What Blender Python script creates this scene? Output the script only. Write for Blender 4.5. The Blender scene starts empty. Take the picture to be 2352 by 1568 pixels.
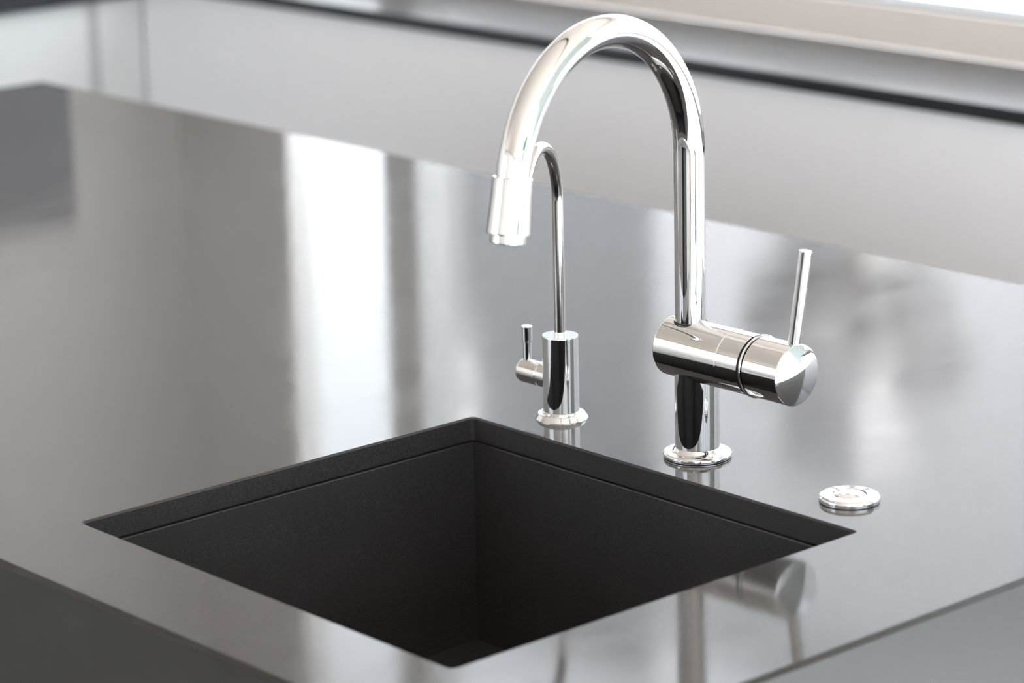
import bpy, bmesh, math
from mathutils import Vector, Matrix

scene = bpy.context.scene
COL = scene.collection
H = 0.92                      # height of the island worktop above the floor

# ------------------------------------------------------------------ camera
cam_data = bpy.data.cameras.new('camera')
cam = bpy.data.objects.new('camera', cam_data)
COL.objects.link(cam)
RIGHT = Vector((0.74637702, -0.66515617, -0.02210469))
DOWN = Vector((-0.18684739, -0.17755351, -0.96621054))
FWD = Vector((0.63875614, 0.72528754, -0.25680455))
M = Matrix((RIGHT, -DOWN, -FWD)).transposed().to_4x4()
M.translation = Vector((0, 0, H + 0.70))
cam.matrix_world = M
cam_data.sensor_width = 36.0
cam_data.lens = 6854.16 / 2352 * 36.0
cam_data.clip_start = 0.05
cam_data.clip_end = 200
cam_data.dof.use_dof = True
cam_data.dof.focus_distance = 2.36
cam_data.dof.aperture_fstop = 5.6
scene.camera = cam

# ------------------------------------------------------------------ world: bright overcast sky
world = bpy.data.worlds.new('overcast_sky')
scene.world = world
world.use_nodes = True
wn = world.node_tree
wn.nodes.clear()
out = wn.nodes.new('ShaderNodeOutputWorld')
bg = wn.nodes.new('ShaderNodeBackground')
tc = wn.nodes.new('ShaderNodeTexCoord')
sx = wn.nodes.new('ShaderNodeSeparateXYZ')
ramp = wn.nodes.new('ShaderNodeValToRGB')
ramp.color_ramp.elements[0].position = 0.0
ramp.color_ramp.elements[0].color = (0.96, 0.98, 1.0, 1)
ramp.color_ramp.elements[1].position = 0.8
ramp.color_ramp.elements[1].color = (0.82, 0.90, 1.0, 1)
wn.links.new(tc.outputs['Generated'], sx.inputs[0])
wn.links.new(sx.outputs['Z'], ramp.inputs[0])
wn.links.new(ramp.outputs[0], bg.inputs['Color'])
bg.inputs['Strength'].default_value = 1.98
wn.links.new(bg.outputs[0], out.inputs['Surface'])


# sun from beyond the far glazed wall: it reaches only the floor behind the photographer's side
sun_l = bpy.data.lights.new('sun', 'SUN')
sun_l.energy = 30.0
sun_l.angle = math.radians(1.0)
sun_l.color = (1.0, .98, .985)
sun = bpy.data.objects.new('sun', sun_l)
COL.objects.link(sun)
sun.rotation_euler = Vector((.08, .83, -.49)).to_track_quat('-Z', 'Y').to_euler()

scene.view_settings.view_transform = 'Standard'
scene.view_settings.look = 'None'
scene.view_settings.exposure = 1.34
scene.view_settings.gamma = 1.0
scene.view_settings.use_curve_mapping = False
cy = scene.cycles
cy.max_bounces = 9
cy.diffuse_bounces = 5
cy.glossy_bounces = 6
cy.transmission_bounces = 4
cy.transparent_max_bounces = 8
cy.caustics_reflective = False
cy.caustics_refractive = False
cy.sample_clamp_indirect = 8.0
cy.use_denoising = True


# ------------------------------------------------------------------ helpers
def mat(name, color, rough=0.5, metal=0.0, **kw):
    m = bpy.data.materials.new(name)
    m.use_nodes = True
    b = m.node_tree.nodes['Principled BSDF']
    b.inputs['Base Color'].default_value = (*color, 1)
    b.inputs['Roughness'].default_value = rough
    b.inputs['Metallic'].default_value = metal
    for k, v in kw.items():
        b.inputs[k.replace('_', ' ')].default_value = v
    return m


def nd(m, kind, **props):
    n = m.node_tree.nodes.new(kind)
    for k, v in props.items():
        setattr(n, k, v)
    return n


def lk(m, a, b):
    m.node_tree.links.new(a, b)


def noise(m, scale, detail=3, rough=0.5, vec=None, stretch=None):
    n = nd(m, 'ShaderNodeTexNoise')
    n.inputs['Scale'].default_value = scale
    n.inputs['Detail'].default_value = detail
    n.inputs['Roughness'].default_value = rough
    t = nd(m, 'ShaderNodeTexCoord')
    if stretch:
        mp = nd(m, 'ShaderNodeMapping')
        mp.inputs['Scale'].default_value = stretch
        lk(m, t.outputs['Object'], mp.inputs[0])
        lk(m, mp.outputs[0], n.inputs['Vector'])
    else:
        lk(m, t.outputs['Object'], n.inputs['Vector'])
    return n.outputs['Fac']


def mrange(m, src, a, b, c, d):
    n = nd(m, 'ShaderNodeMapRange')
    n.inputs['From Min'].default_value = a
    n.inputs['From Max'].default_value = b
    n.inputs['To Min'].default_value = c
    n.inputs['To Max'].default_value = d
    lk(m, src, n.inputs['Value'])
    return n.outputs['Result']


def mixc(m, fac, a, b):
    n = nd(m, 'ShaderNodeMix', data_type='RGBA')
    lk(m, fac, n.inputs['Factor'])
    for i, v in ((6, a), (7, b)):
        if isinstance(v, tuple):
            n.inputs[i].default_value = (*v, 1)
        else:
            lk(m, v, n.inputs[i])
    return n.outputs[2]


def obj(name, bm, material, parent=None, smooth=False, kind=None, sharp=None):
    me = bpy.data.meshes.new(name)
    bmesh.ops.recalc_face_normals(bm, faces=bm.faces)
    bm.to_mesh(me)
    bm.free()
    if smooth:
        for p in me.polygons:
            p.use_smooth = True
        me.set_sharp_from_angle(angle=math.radians(sharp or 32))
    me.materials.append(material)
    o = bpy.data.objects.new(name, me)
    COL.objects.link(o)
    if parent is not None:
        o.parent = parent
        # every child mesh is modelled in world coordinates, so only a top-level Empty has an offset
        inv = Matrix.Translation(-parent.location) if parent.parent is None else Matrix.Identity(4)
        o.matrix_parent_inverse = inv
    if kind:
        o['kind'] = kind
    return o


def thing(name, label, cat, loc=(0, 0, 0), group=None):
    o = bpy.data.objects.new(name, None)
    o.empty_display_size = 0.05
    COL.objects.link(o)
    o.location = loc
    o['label'] = label
    o['category'] = cat
    if group:
        o['group'] = group
    return o


def tag(o, label, cat):
    o['label'] = label
    o['category'] = cat
    return o


def box(bm, x0, x1, y0, y1, z0, z1, bevel=0.0, seg=2):
    r = bmesh.ops.create_cube(bm, size=1.0)
    vs = r['verts']
    for v in vs:
        v.co = Vector((x0 + (v.co.x + .5) * (x1 - x0), y0 + (v.co.y + .5) * (y1 - y0), z0 + (v.co.z + .5) * (z1 - z0)))
    if bevel:
        es = list({e for v in vs for e in v.link_edges})
        bmesh.ops.bevel(bm, geom=es, offset=bevel, segments=seg, affect='EDGES', profile=0.5)
    return bm


def boxbm(*a, **k):
    return box(bmesh.new(), *a, **k)


def lathe(profile, origin, axis=(0, 0, 1), n=96, bm=None):
    """profile = [(radius, distance along axis)], closed with caps where the radius is 0"""
    # holding rings next to every rounding keep the long straight runs evenly shaded
    dense = [profile[0]]
    for (r0, h0), (r1, h1) in zip(profile, profile[1:]):
        ln = math.hypot(r1 - r0, h1 - h0)
        if ln > .002:
            k = .00025 / ln
            dense += [(r0 + (r1 - r0) * t, h0 + (h1 - h0) * t) for t in (k, 1 - k)]
        dense.append((r1, h1))
    profile = dense
    bm = bm or bmesh.new()
    A = Vector(axis).normalized()
    U = A.orthogonal().normalized()
    V = A.cross(U)
    O = Vector(origin)
    rings = []
    for r, h in profile:
        if r <= 1e-7:
            rings.append([bm.verts.new(O + A * h)])
        else:
            rings.append([bm.verts.new(O + A * h + (U * math.cos(t) + V * math.sin(t)) * r)
                          for t in (2 * math.pi * i / n for i in range(n))])
    for a, b in zip(rings, rings[1:]):
        for i in range(n):
            j = (i + 1) % n
            if len(a) == 1 and len(b) == 1:
                continue
            if len(a) == 1:
                bm.faces.new((a[0], b[i], b[j]))
            elif len(b) == 1:
                bm.faces.new((a[i], a[j], b[0]))
            else:
                bm.faces.new((a[i], a[j], b[j], b[i]))
    return bm


def fillet(r, h0, h1, e, k=5, cap0=True, cap1=True):
    """profile of a cylinder with rounded rims of radius e"""
    p = []
    if cap0:
        p.append((0, h0))
        p += [(r - e + e * math.sin(t), h0 + e - e * math.cos(t)) for t in (math.pi / 2 * i / k for i in range(k + 1))]
    else:
        p.append((r, h0))
    if cap1:
        p += [(r - e + e * math.cos(t), h1 - e + e * math.sin(t)) for t in (math.pi / 2 * i / k for i in range(k + 1))]
        p.append((0, h1))
    else:
        p.append((r, h1))
    return p


def tube(path, r, n=64, cap=True, radii=None):
    bm = bmesh.new()
    P = [Vector(p) for p in path]
    T = [(P[min(i + 1, len(P) - 1)] - P[max(i - 1, 0)]).normalized() for i in range(len(P))]
    # the path is planar: use the plane normal as one frame axis
    N = None
    for i in range(1, len(P) - 1):
        c = (P[i] - P[i - 1]).cross(P[i + 1] - P[i])
        if c.length > 1e-9:
            N = c.normalized()
    if N is None:
        N = T[0].orthogonal().normalized()
    rings = []
    for i, (p, t) in enumerate(zip(P, T)):
        B = N.cross(t).normalized()
        rr = radii[i] if radii else r
        rings.append([bm.verts.new(p + (N * math.cos(a) + B * math.sin(a)) * rr)
                      for a in (2 * math.pi * k / n for k in range(n))])
    for a, b in zip(rings, rings[1:]):
        for i in range(n):
            j = (i + 1) % n
            bm.faces.new((a[i], a[j], b[j], b[i]))
    if cap:
        bm.faces.new(rings[0])
        bm.faces.new(rings[-1])
    return bm


# ------------------------------------------------------------------ materials
def stone(name, base, dark, rough, spec=0.5, bump=0.02, mottled=True):
    m = mat(name, base, rough)
    b = m.node_tree.nodes['Principled BSDF']
    b.inputs['Specular IOR Level'].default_value = spec
    speck = noise(m, 1100, 2, 0.7)
    cloud = noise(m, 5, 5, 0.55)
    c1 = mixc(m, mrange(m, speck, .42, .62, 0, 1), dark, base)
    lighter = tuple(min(1, v * 1.25) for v in base)
    c2 = mixc(m, mrange(m, cloud, .3, .7, 0, .3), c1, lighter)
    lk(m, c2, b.inputs['Base Color'])
    if mottled:
        r1 = noise(m, 7, 6, 0.6, stretch=(1.0, 2.2, 1.0))
        lk(m, mrange(m, r1, .35, .7, rough * .75, rough * 1.35), b.inputs['Roughness'])
    bp = nd(m, 'ShaderNodeBump')
    bp.inputs['Strength'].default_value = bump
    bp.inputs['Distance'].default_value = 0.0004
    lk(m, noise(m, 500, 3, 0.6), bp.inputs['Height'])
    lk(m, bp.outputs[0], b.inputs['Normal'])
    return m


M_TOP = stone('polished_dark_grey_quartz', (0.063, 0.059, 0.060), (0.038, 0.036, 0.037), 0.08, 0.30, 0.015)
M_SIDE = stone('honed_dark_grey_quartz', (0.020, 0.019, 0.0185), (0.007, 0.0065, 0.0062), 0.27, 0.48, 0.16, False)
M_SINK = stone('matt_dark_quartz', (0.046, 0.045, 0.047), (0.014, 0.0135, 0.0145), 0.42, 0.35, 0.16, False)
M_SILL = stone('polished_dark_quartz_sill', (0.030, 0.033, 0.040), (0.022, 0.025, 0.030), 0.24, 0.42, 0.01, False)


def chrome(name, color, rough, spots=0.0, brush=None):
    m = mat(name, color, rough, 1.0)
    b = m.node_tree.nodes['Principled BSDF']
    if spots:
        # dried water marks
        n = noise(m, 160, 2, 0.4)
        lk(m, mrange(m, n, .68, .74, rough, rough + spots), b.inputs['Roughness'])
    if brush:
        n = noise(m, 60, 3, 0.6, stretch=brush)
        lk(m, mrange(m, n, .3, .7, rough * .6, rough * 1.5), b.inputs['Roughness'])
    return m


M_CHROME = chrome('polished_chrome', (0.72, 0.722, 0.73), 0.018, 0.10)
M_CHROME_PLAIN = chrome('clean_chrome', (0.72, 0.722, 0.73), 0.02)
M_SATIN = chrome('satin_chrome', (0.70, 0.695, 0.69), 0.07)
M_STEEL = chrome('brushed_steel', (0.60, 0.585, 0.57), 0.12)
M_GAP = mat('dark_gap', (0.006, 0.006, 0.007), 0.6)
M_SEAL = mat('black_sealant', (0.008, 0.008, 0.009), 0.5)


def paint(name, color, rough=0.5, var=0.03):
    m = mat(name, color, rough)
    b = m.node_tree.nodes['Principled BSDF']
    n = noise(m, 3, 4, 0.5)
    c = mixc(m, mrange(m, n, .3, .7, 0, 1), tuple(v * (1 - var) for v in color), color)
    lk(m, c, b.inputs['Base Color'])
    return m


M_CABW = paint('cream_lacquer', (0.50, 0.47, 0.44), 0.4, 0.02)
M_CAB = paint('white_lacquer', (0.91, 0.915, 0.95), 0.35, 0.015)
M_CABG = paint('pale_grey_lacquer', (0.72, 0.74, 0.75), 0.4, 0.015)
M_WALL = paint('cream_wall_paint', (0.79, 0.77, 0.755), 0.7)
M_WALLG = paint('pale_green_grey_wall', (0.32, 0.37, 0.355), 0.7)
M_CEIL = paint('beige_ceiling_paint', (0.50, 0.44, 0.385), 0.7)
M_FLOOR = paint('pale_stone_floor', (0.46, 0.475, 0.49), 0.35, 0.08)
M_FRAME = paint('beige_window_frame', (0.87, 0.82, 0.79), 0.45, 0.01)
M_FRAMEW = paint('white_window_frame', (0.85, 0.86, 0.86), 0.4, 0.01)
M_FRAMEG = paint('grey_window_frame', (0.30, 0.31, 0.31), 0.4, 0.02)
M_GASKET = mat('grey_gasket', (0.28, 0.29, 0.30), 0.5)
M_BLACK = mat('black_glass', (0.008, 0.008, 0.010), 0.3)
M_CABC = paint('shaded_white_lacquer', (0.70, 0.725, 0.74), 0.4, 0.015)  # white lacquer with shade mixed into the colour, as the corner run is over-lit
M_FILL = paint('mid_grey_lacquer', (0.52, 0.54, 0.55), 0.4, 0.015)
M_STEELD = mat('dark_steel_grey', (0.16, 0.16, 0.17), 0.4)
M_FACADE = paint('grey_render_facade', (0.20, 0.205, 0.21), 0.9, 0.1)
M_PILLAR = paint('dark_concrete', (0.18, 0.18, 0.18), 0.9, 0.1)
M_FACADE2 = paint('pale_render_facade', (0.36, 0.36, 0.355), 0.9, 0.05)
M_FACADE3 = paint('off_white_facade', (0.38, 0.38, 0.39), 0.9, 0.05)
M_LEAFP = paint('pale_foliage', (0.09, 0.09, 0.09), 0.8, 0.2)
M_GROUND = paint('pale_concrete_paving', (0.55, 0.55, 0.54), 0.8, 0.1)
M_LEAF = paint('green_foliage', (0.06, 0.14, 0.05), 0.8, 0.4)
M_BARK = paint('brown_bark', (0.09, 0.085, 0.08), 0.9, 0.3)
M_BROWN = mat('brown_trim', (0.30, 0.22, 0.12), 0.5)

M_GLASS = bpy.data.materials.new('clear_window_glass')
M_GLASS.use_nodes = True
gt = M_GLASS.node_tree
gt.nodes.clear()
go = gt.nodes.new('ShaderNodeOutputMaterial')
gm = gt.nodes.new('ShaderNodeMixShader')
gtr = gt.nodes.new('ShaderNodeBsdfTransparent')
gtr.inputs[0].default_value = (0.975, 0.985, 0.985, 1)
ggl = gt.nodes.new('ShaderNodeBsdfGlossy')
ggl.inputs['Roughness'].default_value = 0.01
gf = gt.nodes.new('ShaderNodeFresnel')
gf.inputs[0].default_value = 1.45
gg = gt.nodes.new('ShaderNodeNewGeometry')
gs = gt.nodes.new('ShaderNodeMath')
gs.operation = 'SUBTRACT'
gs.inputs[0].default_value = 1.0
gx = gt.nodes.new('ShaderNodeMath')
gx.operation = 'MULTIPLY'
gt.links.new(gg.outputs['Backfacing'], gs.inputs[1])
gt.links.new(gf.outputs[0], gx.inputs[0])
gt.links.new(gs.outputs[0], gx.inputs[1])          # only the face the ray enters through reflects
gt.links.new(gx.outputs[0], gm.inputs[0])
gt.links.new(gtr.outputs[0], gm.inputs[1])
gt.links.new(ggl.outputs[0], gm.inputs[2])
gt.links.new(gm.outputs[0], go.inputs[0])

# ------------------------------------------------------------------ dimensions (metres)
IX0, IX1 = 1.07685, 2.22338          # island worktop, near-left and far-right edges
IY0, IY1 = 1.24092, 3.49782
SX0, SX1 = 1.16412, 1.55702          # sink opening
SY0, SY1 = 1.38843, 1.81935
RX0, RX1 = -2.1, 3.20                # room
RY0, RY1 = -2.6, 4.56
CEIL = 2.56
BX = 2.94                            # front edge of the worktop under the window
LY = 4.29                            # front edge of the worktop along the left wall

# ------------------------------------------------------------------ structure
obj('floor', boxbm(RX0 - .3, RX1 + .3, RY0 - .3, RY1 + .3, -.1, 0), M_FLOOR, kind='structure')
obj('ceiling', boxbm(RX0 - .3, RX1 + .3, RY0 - .3, RY1 + .3, CEIL, CEIL + .2), M_CEIL, kind='structure')
obj('wall_left', boxbm(RX0 - .2, RX1 + .3, RY1, RY1 + .2, 0, CEIL), M_WALL, kind='structure')
bm = bmesh.new()
FZ = H + .04
box(bm, RX0 - .1, RX0, RY0, RY1, 0, FZ)
box(bm, RX0 - .1, RX0, RY0, RY1, 2.40, CEIL)
box(bm, RX0 - .1, RX0, RY0, -2.4, FZ, 2.40)
box(bm, RX0 - .1, RX0, -1.0, 2.3, FZ, 2.40)
box(bm, RX0 - .1, RX0, 4.45, RY1, FZ, 2.40)
obj('wall_front', bm, M_WALL, kind='structure')

WY1 = 4.235                          # left end of the long window
WHEAD = 2.40
DY = 0.30                            # the sill window ends here, glazed doors beyond
bm = bmesh.new()
pr = [(RX1, WY1), (RX1, RY1), (RX1 + .075, RY1), (RX1 + .075, WY1 + .21)]      # splayed jamb
lo = [bm.verts.new((x, y, 0)) for x, y in pr]
hi = [bm.verts.new((x, y, CEIL)) for x, y in pr]
bm.faces.new(lo)
bm.faces.new(hi)
for i in range(4):
    j = (i + 1) % 4
    bm.faces.new((lo[i], lo[j], hi[j], hi[i]))
box(bm, RX1, RX1 + .075, DY, WY1, 0, H - .02)
box(bm, RX1, RX1 + .25, DY, WY1, WHEAD, CEIL)
obj('wall_back', bm, M_WALL, kind='structure')
obj('wall_back', boxbm(RX1, RX1 + .075, RY0, DY, 0, CEIL), M_WALLG, kind='structure')
bm = bmesh.new()
box(bm, RX0, -1.2, RY0 - .25, RY0, 0, CEIL)
box(bm, -1.2, RX1 + .25, RY0 - .25, RY0, WHEAD, CEIL)
obj('wall_right', bm, M_WALL, kind='structure')


def window(name, posts, y0, y1, z0, rail, frame_mat, axis='x', at=RX1):
    w = bpy.data.objects.new(name, None)
    COL.objects.link(w)
    w['kind'] = 'structure'

    def bx(a0, a1, d0, d1, zz0, zz1, m, nm, bev=0.0006):
        if axis == 'x':
            b = boxbm(at + d0, at + d1, a0, a1, zz0, zz1, bevel=bev)
        else:
            b = boxbm(a0, a1, at - d1, at - d0, zz0, zz1, bevel=bev)
        return obj(nm, b, m, w)
    bx(y0, y1, 0, .07, z0, z0 + rail, frame_mat, 'bottom_rail')
    bx(y0, y1, .012, .06, z0 + rail, z0 + rail + .006, M_GASKET, 'gasket', 0.001)
    bx(y0, y1, 0, .07, WHEAD - .05, WHEAD, frame_mat, 'top_rail')
    d_ = name != 'window_1'
    for a, wd in posts:
        bx(a, a + wd, .002, .068, z0 + rail + .006, WHEAD - .05, (M_BROWN if name == 'window_3' else M_FRAMEG if d_ else M_FRAMEW), 'mullion')
    edges = [y0] + [v for a, wd in posts for v in (a, a + wd)] + [y1]
    for a, b_ in zip(edges[::2], edges[1::2]):
        if b_ - a > .02:
            bx(a, b_ + (.04 if b_ == WY1 else 0), .03, .036, z0 + rail + .003, WHEAD - .045, M_GLASS, 'pane', 0)
    return w


window('window_1', [(1.20, .07), (3.875, .09)], DY, WY1, H, .0585, M_FRAME)
window('window_2', [(-.35, .06), (.55, .06), (1.45, .06), (2.35, .06)], -1.2, RX1, .02, .06, M_FRAMEW, axis='y', at=RY0)
window('window_3', [(-1.08, .08)], -2.4, -1.0, FZ, .06, M_FRAMEW, at=RX0 - .07)
window('fill_light_window', [(3.35, .07)], 2.3, 4.45, FZ, .06, M_FRAMEW, at=RX0 - .07)  # unseen window added to brighten the white cabinet fronts behind the island
obj('trim_1', boxbm(RX0, RX1, RY1 - .03, RY1, CEIL - .07, CEIL, bevel=.003), M_BROWN, kind='structure')

# ------------------------------------------------------------------ outside
g = obj('paved_ground', boxbm(-60, 130, -80, 130, -.5, -.12), M_GROUND, kind='structure')


def az(x, ratio):
    return x * ratio


bld = thing('apartment_building', 'grey rendered apartment building beyond the window', 'building', (78, 86, -.12))
F = 78.0
b = obj('wall', boxbm(F, F + 3, az(F, 1.03), az(F, 1.168), -.12, 44), M_FACADE, bld)
obj('corner_pier', boxbm(F - .3, F + 3, az(F, 1.168), az(F, 1.192), -.12, 44), M_FACADE2, bld)
obj('roof', boxbm(F - .4, F + 3.2, az(F, 1.03) - .2, az(F, 1.192) + .2, 44, 44.4), M_FACADE2, bld)
b3 = thing('office_building', 'long pale building across the street beyond the window', 'building', (75, 20, -.12))
obj('wall', boxbm(75, 80, -60, az(75, 1.028), -.12, 40), M_FACADE3, b3)
obj('roof', boxbm(74.7, 80.3, -60.3, az(75, 1.028) + .3, 40, 40.5), M_FACADE, b3)
b2 = thing('garden_pillar', 'tall grey concrete pillar in the garden beyond the window', 'pillar', (20, 18, -.12))
F = 20.0
obj('shaft', boxbm(F, F + .8, az(F, .895), az(F, .942), -.12, 8.6), M_PILLAR, b2)
obj('cap', boxbm(F - .05, F + .85, az(F, .895) - .05, az(F, .942) + .05, 8.6, 8.75), M_PILLAR, b2)


def tree(x, y, hh, r, label, seed, leaf=M_LEAF):
    import random
    rnd = random.Random(seed)
    t = thing('garden_tree', label, 'tree', (x, y, -.12), 'trees outside the windows')
    obj('trunk', lathe([(.0, 0), (.12, 0), (.09, hh), (0, hh)], (x, y, -.12), n=12), M_BARK, t)
    bm = bmesh.new()
    for i in range(26):
        c = Vector((x, y, hh)) + Vector((rnd.gauss(0, .5), rnd.gauss(0, .5), rnd.gauss(0, .4))) * r
        s = r * rnd.uniform(.25, .5)
        rr = bmesh.ops.create_icosphere(bm, subdivisions=2, radius=s)
        for v in rr['verts']:
            v.co = v.co * rnd.uniform(.85, 1.15) + c
    obj('crown', bm, leaf, t)
    return t


tree(16.0, 14.3, 5.9, .62, 'slim tree with grey leaves beyond the sill window', 3, M_LEAFP)
tree(9.0, -5.5, 2.4, 1.2, 'leafy green tree beyond the glazed doors', 5)
tree(3.0, -9.0, 2.2, 1.5, 'leafy green tree beyond the far glazed wall', 8)

def shrub(x, y, r, label, seed):
    import random
    rnd = random.Random(seed)
    t = thing('garden_shrub', label, 'shrub', (x, y, -.12))
    bm = bmesh.new()
    for i in range(18):
        c = Vector((x + rnd.gauss(0, .4) * r, y + rnd.gauss(0, .4) * r, -.12 + r * rnd.uniform(.2, .7)))
        rr = bmesh.ops.create_icosphere(bm, subdivisions=2, radius=r * rnd.uniform(.25, .4))
        for v in rr['verts']:
            v.co = v.co + c
    obj('foliage', bm, M_LEAF, t)


shrub(1.35, -3.3, .42, 'low green shrub outside the far glazed wall', 4)

# ------------------------------------------------------------------ cabinets round the island
kick = 0.10
c1 = thing('sill_cabinet', 'long white base cabinet under the window, below the thin dark worktop', 'cabinet', (RX1 - .1, 2.3, 0))
obj('carcass', boxbm(BX + .034, RX1 - .01, DY + .02, RY1 - .01, kick, H - .022), M_CAB, c1)
obj('plinth', boxbm(BX + .06, RX1 - .01, DY + .02, RY1 - .01, 0, kick), M_CABG, c1)
ys = [DY + .02, 1.25, 2.19, 4.309]
for a, b_ in zip(ys, ys[1:]):
    obj('front_panel', boxbm(BX + .012, BX + .032, a + .0015, b_ - .0015, kick + .01, H - .022, bevel=.0012), M_CAB, c1)

c2 = thing('corner_cabinet', 'white base cabinet along the left wall with a pale grey filler strip', 'cabinet', (2.0, RY1 - .1, 0))
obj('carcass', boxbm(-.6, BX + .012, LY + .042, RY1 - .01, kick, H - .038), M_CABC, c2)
obj('plinth', boxbm(-.6, BX + .012, LY + .06, RY1 - .01, 0, kick), M_CABG, c2)
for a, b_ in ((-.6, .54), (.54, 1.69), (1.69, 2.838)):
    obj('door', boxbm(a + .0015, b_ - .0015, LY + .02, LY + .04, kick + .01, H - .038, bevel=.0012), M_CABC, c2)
s = obj('filler_strip', boxbm(2.838, 2.862, LY + .026, LY + .041, kick + .01, H - .038), M_FILL, c2)
s['label'] = 'pale grey filler strip'
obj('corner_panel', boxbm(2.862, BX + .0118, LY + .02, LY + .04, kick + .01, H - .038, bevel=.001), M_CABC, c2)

# L-shaped thin dark worktop
wt = bmesh.new()
box(wt, BX, RX1, DY + .02, LY + .0001, H - .020, H, bevel=.001)
box(wt, -.6, RX1, LY, RY1, H - .0365, H, bevel=.001)
wt = obj('window_worktop', wt, M_SILL)
tag(wt, 'thin dark polished worktop running below the window and round the corner', 'worktop')

# oven run opposite the sink (only seen in the chrome)
c3 = thing('oven_cabinet', 'white base cabinets with three black oven fronts opposite the sink', 'cabinet', (RX0 + .3, 1.0, 0))
obj('carcass', boxbm(RX0 + .01, RX0 + .58, -1.6, 3.4, kick, H - .03), M_CABW, c3)
obj('plinth', boxbm(RX0 + .01, RX0 + .5, -1.6, 3.4, 0, kick), M_CABG, c3)
for i in range(8):
    a = -1.6 + i * .625
    if i in (3, 4, 5):
        o = obj('oven_door', boxbm(RX0 + .58, RX0 + .602, a + .003, a + .622, kick + .01, H - .045, bevel=.002), M_BLACK, c3)
        obj('handle', lathe(fillet(.008, 0, .5, .003), (RX0 + .64, a + .06, H - .13), (0, 1, 0), 20), M_STEEL, o)
    else:
        obj('door', boxbm(RX0 + .58, RX0 + .60, a + .002, a + .623, kick + .01, H - .045, bevel=.0015), M_CABW, c3)
w3 = obj('stone_worktop', boxbm(RX0, RX0 + .62, -1.6, 3.4, H - .03, H, bevel=.002), M_SIDE)
tag(w3, 'dark stone worktop opposite the sink above the oven', 'worktop')
mo = thing('microwave_oven', 'dark grey microwave oven standing on the left worktop', 'microwave', (2.35, 4.4, H))
obj('case', boxbm(1.75, 2.80, 4.315, 4.55, H, H + .42, bevel=.006), M_STEELD, mo)
obj('door', boxbm(1.77, 2.60, 4.300, 4.315, H + .02, H + .40, bevel=.004), M_STEELD, mo)
tag(obj('ceiling_track', boxbm(1.83, 1.86, .4, 4.2, CEIL - .02, CEIL - .0005, bevel=.002), M_GAP),
    'thin black light track on the ceiling over the island', 'light track')

# ------------------------------------------------------------------ kitchen island
isl = thing('kitchen_island', 'large kitchen island clad in dark grey stone', 'island', ((IX0 + IX1) / 2, (IY0 + IY1) / 2, 0))
CH = .0035
SL = .0195
AP = .30                              # depth of the mitred stone apron
bx0, bx1, by0, by1 = IX0 - CH, IX1 + CH, IY0 - CH, IY1 + CH


def panel(x0, x1, y0, y1, nm='side_panel'):
    return obj(nm, boxbm(x0, x1, y0, y1, 0, H - AP - .0004), M_SIDE, isl)


panel(bx0, bx0 + .02, by0, by1)
panel(bx1 - .02, bx1, by0, by1)
panel(bx0 + .0202, bx1 - .0202, by0, by0 + .02)
panel(bx0 + .0202, bx1 - .0202, by1 - .02, by1)
obj('carcass', boxbm(SX1 + .12, bx1 - .03, by0 + .03, by1 - .03, .0, H - SL - .002), M_CABG, isl)
obj('inner_shelf', boxbm(bx0 + .03, SX1 + .1, by0 + .03, by1 - .03, .1, .12), M_CABG, isl)


def rrect(x0, x1, y0, y1, r, z, n=8):
    pts = []
    for cx, cy_, a0 in ((x1 - r, y1 - r, 0), (x0 + r, y1 - r, 90), (x0 + r, y0 + r, 180), (x1 - r, y0 + r, 270)):
        for i in range(n + 1):
            a = math.radians(a0 + 90 * i / n)
            pts.append((cx + r * math.cos(a), cy_ + r * math.sin(a), z))
    return pts


def worktop_mesh():
    bm = bmesh.new()
    n = 8

    def loop(pts):
        return [bm.verts.new(p) for p in pts]

    def bridge(a, b):
        for i in range(len(a)):
            j = (i + 1) % len(a)
            bm.faces.new((a[i], a[j], b[j], b[i]))

    def orect(e, z):
        return [(IX1 + e, IY1 + e, z), (IX0 - e, IY1 + e, z), (IX0 - e, IY0 - e, z), (IX1 + e, IY0 - e, z)]

    def ring(outer, inner):
        for k in range(4):
            k2 = (k + 1) % 4
            h = n // 2
            seg = []
            for i in range(h, n + 1):
                seg.append(inner[k * (n + 1) + i])
            for i in range(0, h + 1):
                seg.append(inner[k2 * (n + 1) + i])
            bm.faces.new([outer[k], outer[k2]] + seg[::-1])
    c = .0016
    o0, o1, o2 = loop(orect(0, H)), loop(orect(CH, H - CH)), loop(orect(CH, H - AP))
    i0 = loop(rrect(SX0, SX1, SY0, SY1, .0055, H, n))
    i1 = loop(rrect(SX0 + c, SX1 - c, SY0 + c, SY1 - c, .0042, H - c, n))
    i2 = loop(rrect(SX0 + c, SX1 - c, SY0 + c, SY1 - c, .0042, H - SL, n))
    ring(o0, i0)
    bridge(o0, o1)
    bridge(o1, o2)
    bridge(i0, i1)
    bridge(i1, i2)
    o3, o4 = loop(orect(CH - .018, H - AP)), loop(orect(CH - .018, H - SL))
    bridge(o2, o3)
    bridge(o3, o4)
    ring(o4, i2)
    return bm


top = obj('worktop', worktop_mesh(), M_TOP)
# edges of the slab are honed, the face is polished
top.data.materials.append(M_SIDE)
top.data.materials.append(M_SINK)
for p in top.data.polygons:
    if abs(p.normal.z) < .9:
        inside = SX0 - .002 < p.center.x < SX1 + .002 and SY0 - .002 < p.center.y < SY1 + .002
        p.material_index = 2 if inside else 1
tag(top, 'dark grey polished stone worktop with a square sink cut-out', 'worktop')

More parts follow.
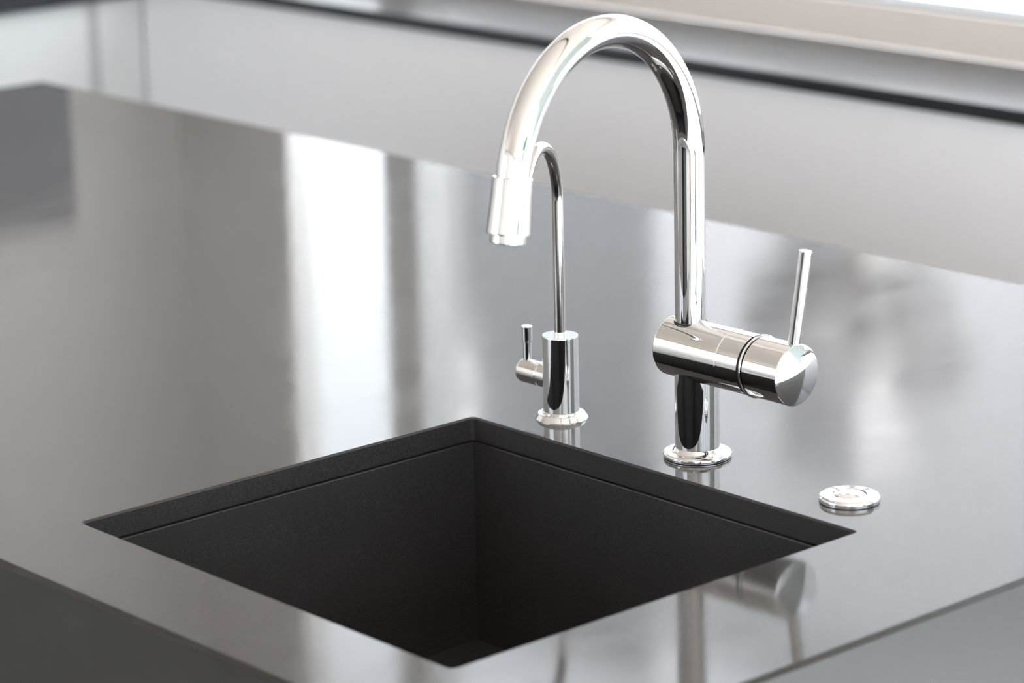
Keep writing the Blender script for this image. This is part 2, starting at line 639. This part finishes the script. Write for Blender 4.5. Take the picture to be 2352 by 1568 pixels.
# ------------------------------------------------------------------ sink
sk = thing('sink', 'deep square sink of dark matt stone below the worktop cut-out', 'sink',
           ((SX0 + SX1) / 2, (SY0 + SY1) / 2, H - .2))
g0 = .0008
ZT, ZB = H - SL - .0016, H - .195
TP = .004


def wallpanel(p0, p1, inward):
    """slab between two floor points, tapered slightly towards the sink bottom"""
    bm = bmesh.new()
    a, b_ = Vector((*p0, 0)), Vector((*p1, 0))
    I = Vector((*inward, 0))
    cols = []
    for z, off in ((ZT, 0), (ZT - .0008, .0004), (ZB, TP)):
        for q in (a, b_):
            cols.append((q + I * off + Vector((0, 0, z))))
    back = [(q - I * .014 + Vector((0, 0, z))) for z in (ZT, ZB) for q in (a, b_)]
    V = [bm.verts.new(c) for c in cols + back]
    f = bm.faces.new
    f((V[0], V[1], V[3], V[2]))
    f((V[2], V[3], V[5], V[4]))
    f((V[6], V[7], V[1], V[0]))
    f((V[4], V[5], V[9], V[8]))
    f((V[8], V[9], V[7], V[6]))
    f((V[0], V[2], V[4], V[8], V[6]))
    f((V[1], V[7], V[9], V[5], V[3]))
    return obj('wall_panel', bm, M_SINK, sk)


q = .0016 + g0
x0, x1, y0, y1 = SX0 + q, SX1 - q, SY0 + q, SY1 - q
wallpanel((x0 - .014, y1), (x1 + .014, y1), (0, -1))
wallpanel((x1, y0), (x1, y1), (-1, 0))
wallpanel((x0, y0), (x0, y1), (1, 0))
wallpanel((x0 - .014, y0), (x1 + .014, y0), (0, 1))
obj('base_panel', boxbm(x0 - .014, x1 + .014, y0 - .014, y1 + .014, ZB - .014, ZB - .0003), M_SINK, sk)
bm = bmesh.new()
e = .006
for r_ in ((x0 - .014, x1 + .014, y1 + e, y1 + .014), (x0 - .014, x1 + .014, y0 - .014, y0 - e),
           (x0 - .014, x0 - e, y0 - e, y1 + e), (x1 + e, x1 + .014, y0 - e, y1 + e)):
    box(bm, *r_, ZT + .0001, H - SL - .0001)
s = obj('sealant_joint', bm, M_SEAL, sk)
s['label'] = 'thin black joint under the worktop edge'

# ------------------------------------------------------------------ kitchen faucet
FX, FY = 1.608, 1.606
fa = thing('kitchen_faucet', 'tall chrome kitchen faucet with high arched spout and side lever', 'faucet', (FX, FY, H))
fl = [(0, 0), (.0262, 0), (.0268, .0006), (.0268, .0012), (.0273, .0018), (.0273, .0034), (.0268, .0042), (.0258, .0047),
      (.0215, .0052), (.0200, .0056), (.0192, .0064), (.0188, .0078), (.0180, .0086), (.0180, .0088)]
obj('base_flange', lathe(fl, (FX, FY, H), n=128), M_CHROME_PLAIN, fa, smooth=True)
obj('column', lathe([(.0179, .008), (.0179, .075)], (FX, FY, H), n=128), M_CHROME, fa, smooth=True)
BZ = H + .0868
RB = .0243
# body: horizontal barrel running along -Y
yl = 1.6325                                    # far end face
body = fillet(RB, 0, yl - 1.5636, .0022, cap1=False)
body += [(RB - .0003, yl - 1.5633), (RB - .0003, yl - 1.5629), (RB, yl - 1.5626), (RB, yl - 1.5400), (0, yl - 1.5400)]
obj('body', lathe(body, (FX, yl, BZ), (0, -1, 0), 160), M_CHROME, fa, smooth=True)
rg = [(0, 0), (.0243, 0), (.0249, .0004), (.0251, .0010), (.0249, .0016), (.0240, .0019), (0, .0019)]
r = obj('collar_ring', lathe(rg, (FX, 1.5375, BZ), (0, -1, 0), 160), M_CHROME_PLAIN, fa, smooth=True)
obj('joint_gap', lathe([(.0225, 0), (.0225, .0030)], (FX, 1.5405, BZ), (0, -1, 0), 96), M_GAP, fa, smooth=True)
# knob with slightly domed end
yk0, yk1 = 1.5347, 1.4985
L = yk0 - yk1
kp = [(0, 0), (RB - .0008, 0), (RB - .0002, .0006)]
ef = .0009                                     # small rim rounding, then a shallow domed face
kp += [(RB - .0002 - ef + ef * math.cos(math.radians(a)), L - .0012 + ef * math.sin(math.radians(a))) for a in (0, 20, 40, 60, 78)]
rk, hk = kp[-1]
sag = .0028
Rs = (rk * rk + sag * sag) / (2 * sag)
kp += [(rk * (1 - i / 14) if i < 14 else 0, hk + math.sqrt(Rs * Rs - (rk * (1 - i / 14)) ** 2) - (Rs - sag)) for i in range(1, 15)]
kn = obj('handle_knob', lathe(kp, (FX, yk0, BZ), (0, -1, 0), 160), M_CHROME_PLAIN, fa, smooth=True, sharp=40)
# lever rising from the knob, leaning slightly back
ldir = Vector((math.sin(math.radians(6.3)), -.06, math.cos(math.radians(6.3)))).normalized()
lb = Vector((FX, 1.5055, BZ))
obj('lever', lathe(fillet(.0050, .018, .0965, .0008), lb, ldir, 64), M_CHROME_PLAIN, kn, smooth=True)
# spout pipe
PX, PY, HZ, RR, PHI, TE = 1.608, 1.6129, .2436, .1095, 3.3058, 2.9754
d = Vector((math.cos(PHI), math.sin(PHI), 0))
path = [Vector((PX, PY, H + .09 + (HZ - .09) * i / 6)) for i in range(7)]
NA = 120
for i in range(1, NA + 1):
    t = TE * i / NA
    path.append(Vector((PX, PY, H + HZ)) + d * RR * (1 - math.cos(t)) + Vector((0, 0, RR * math.sin(t))))
obj('spout_pipe', tube(path, .01225, 96), M_CHROME_PLAIN, fa, smooth=True)
obj('pipe_joint', lathe([(.0132, 0), (.0132, .0012), (.0124, .0012)], (PX, PY, BZ + .0216), (0, 0, 1), 64), M_GAP, fa)
# spray head
ep = path[-1]
td = Vector((d.x * math.sin(TE), d.y * math.sin(TE), math.cos(TE)))
LS = .0405
sp = [(.0120, -.001), (.0142, -.001), (.0147, -.0005), (.0147, .0003), (.0150, .014), (.0156, .029), (.0162, LS - .001), (.0160, LS), (0, LS)]
sh = obj('spray_head', lathe(sp, ep, td, 96), M_SATIN, fa, smooth=True)
obj('aerator', lathe([(0, LS), (.0133, LS), (.0133, LS + .0058), (.0128, LS + .0064), (.0105, LS + .0064), (.0100, LS + .005), (0, LS + .005)], ep, td, 64),
    M_SATIN, sh, smooth=True)

# ------------------------------------------------------------------ drinking-water tap
TX, TY = 1.6063, 1.7636
ta = thing('drinking_water_tap', 'small chrome filtered-water tap with thin curved spout behind the sink corner', 'tap', (TX, TY, H))
obj('base_flange', lathe([(0, 0), (.0222, 0), (.0222, .0006), (.0196, .0044), (.0188, .0048), (.0162, .0048), (.0160, .0060), (.0152, .0066)],
    (TX, TY, H), n=96), M_CHROME_PLAIN, ta, smooth=True)
obj('body', lathe([(.0150, .004), (.0150, .0702), (.0147, .0710), (.0141, .0713), (.0054, .0713), (.0054, .0690), (0, .0690)], (TX, TY, H), n=128),
    M_CHROME, ta, smooth=True)
h0, R2, PH2 = .183, .0552, 3.711
d2 = Vector((math.cos(PH2), math.sin(PH2), 0))
p2 = [Vector((TX, TY, H + .069 + (h0 - .069) * i / 4)) for i in range(5)]
for i in range(1, 81):
    t = math.radians(158) * i / 80
    p2.append(Vector((TX, TY, H + h0)) + d2 * R2 * (1 - math.cos(t)) + Vector((0, 0, R2 * math.sin(t))))
o = obj('spout_tube', tube(p2, .00475, 48), M_STEEL, ta, smooth=True)
o['label'] = 'thin satin steel spout tube'
obj('tube_collar', lathe([(.0053, .0700), (.0053, .0735), (.0050, .0738), (.0046, .0738)], (TX, TY, H), n=48), M_CHROME_PLAIN, ta, smooth=True)
VZ = H + .0325
obj('valve_neck', lathe([(.0101, .010), (.0101, .0215), (.0097, .0218)], (TX, TY, VZ), (0, 1, 0), 64), M_CHROME_PLAIN, ta, smooth=True)
obj('valve_gap', lathe([(.0094, .0215), (.0094, .0226)], (TX, TY, VZ), (0, 1, 0), 64), M_GAP, ta, smooth=True)
kb = obj('valve_knob', lathe([(0, .0222), (.0098, .0222), (.0102, .0226), (.0102, .0440)] +
                             [(.0102 - .0045 + .0045 * math.cos(t), .0440 + .0045 * math.sin(t)) for t in (math.radians(15 * i) for i in range(1, 7))] +
                             [(0, .0487)], (TX, TY, VZ), (0, 1, 0), 64), M_SATIN, ta, smooth=True)
lv = [(0, .008), (.0036, .008), (.0036, .0252), (.0045, .0260), (.0045, .0385), (.0042, .0391), (0, .0393)]
o = obj('lever', lathe(lv, (TX, TY + .0412, VZ), (0, 0, 1), 48), M_CHROME_PLAIN, kb, smooth=True)

# ------------------------------------------------------------------ push button
KX, KY = 1.6060, 1.4425
bt = thing('push_button', 'round chrome push button set in the worktop beside the faucet', 'button', (KX, KY, H))
obj('ring', lathe([(0, 0), (.0226, 0), (.0232, .0006), (.0232, .0030), (.0229, .0042), (.0221, .0051), (.0206, .0056), (.0136, .0058), (.0132, .0054), (.0132, .0030), (0, .0030)],
    (KX, KY, H), n=128), M_CHROME_PLAIN, bt, smooth=True)
obj('button', lathe([(.0126, .0026), (.0126, .0048), (.0121, .0054), (.0108, .0060), (.0075, .0070), (.004, .0075), (0, .0077)],
    (KX, KY, H), n=96), M_CHROME_PLAIN, bt, smooth=True)
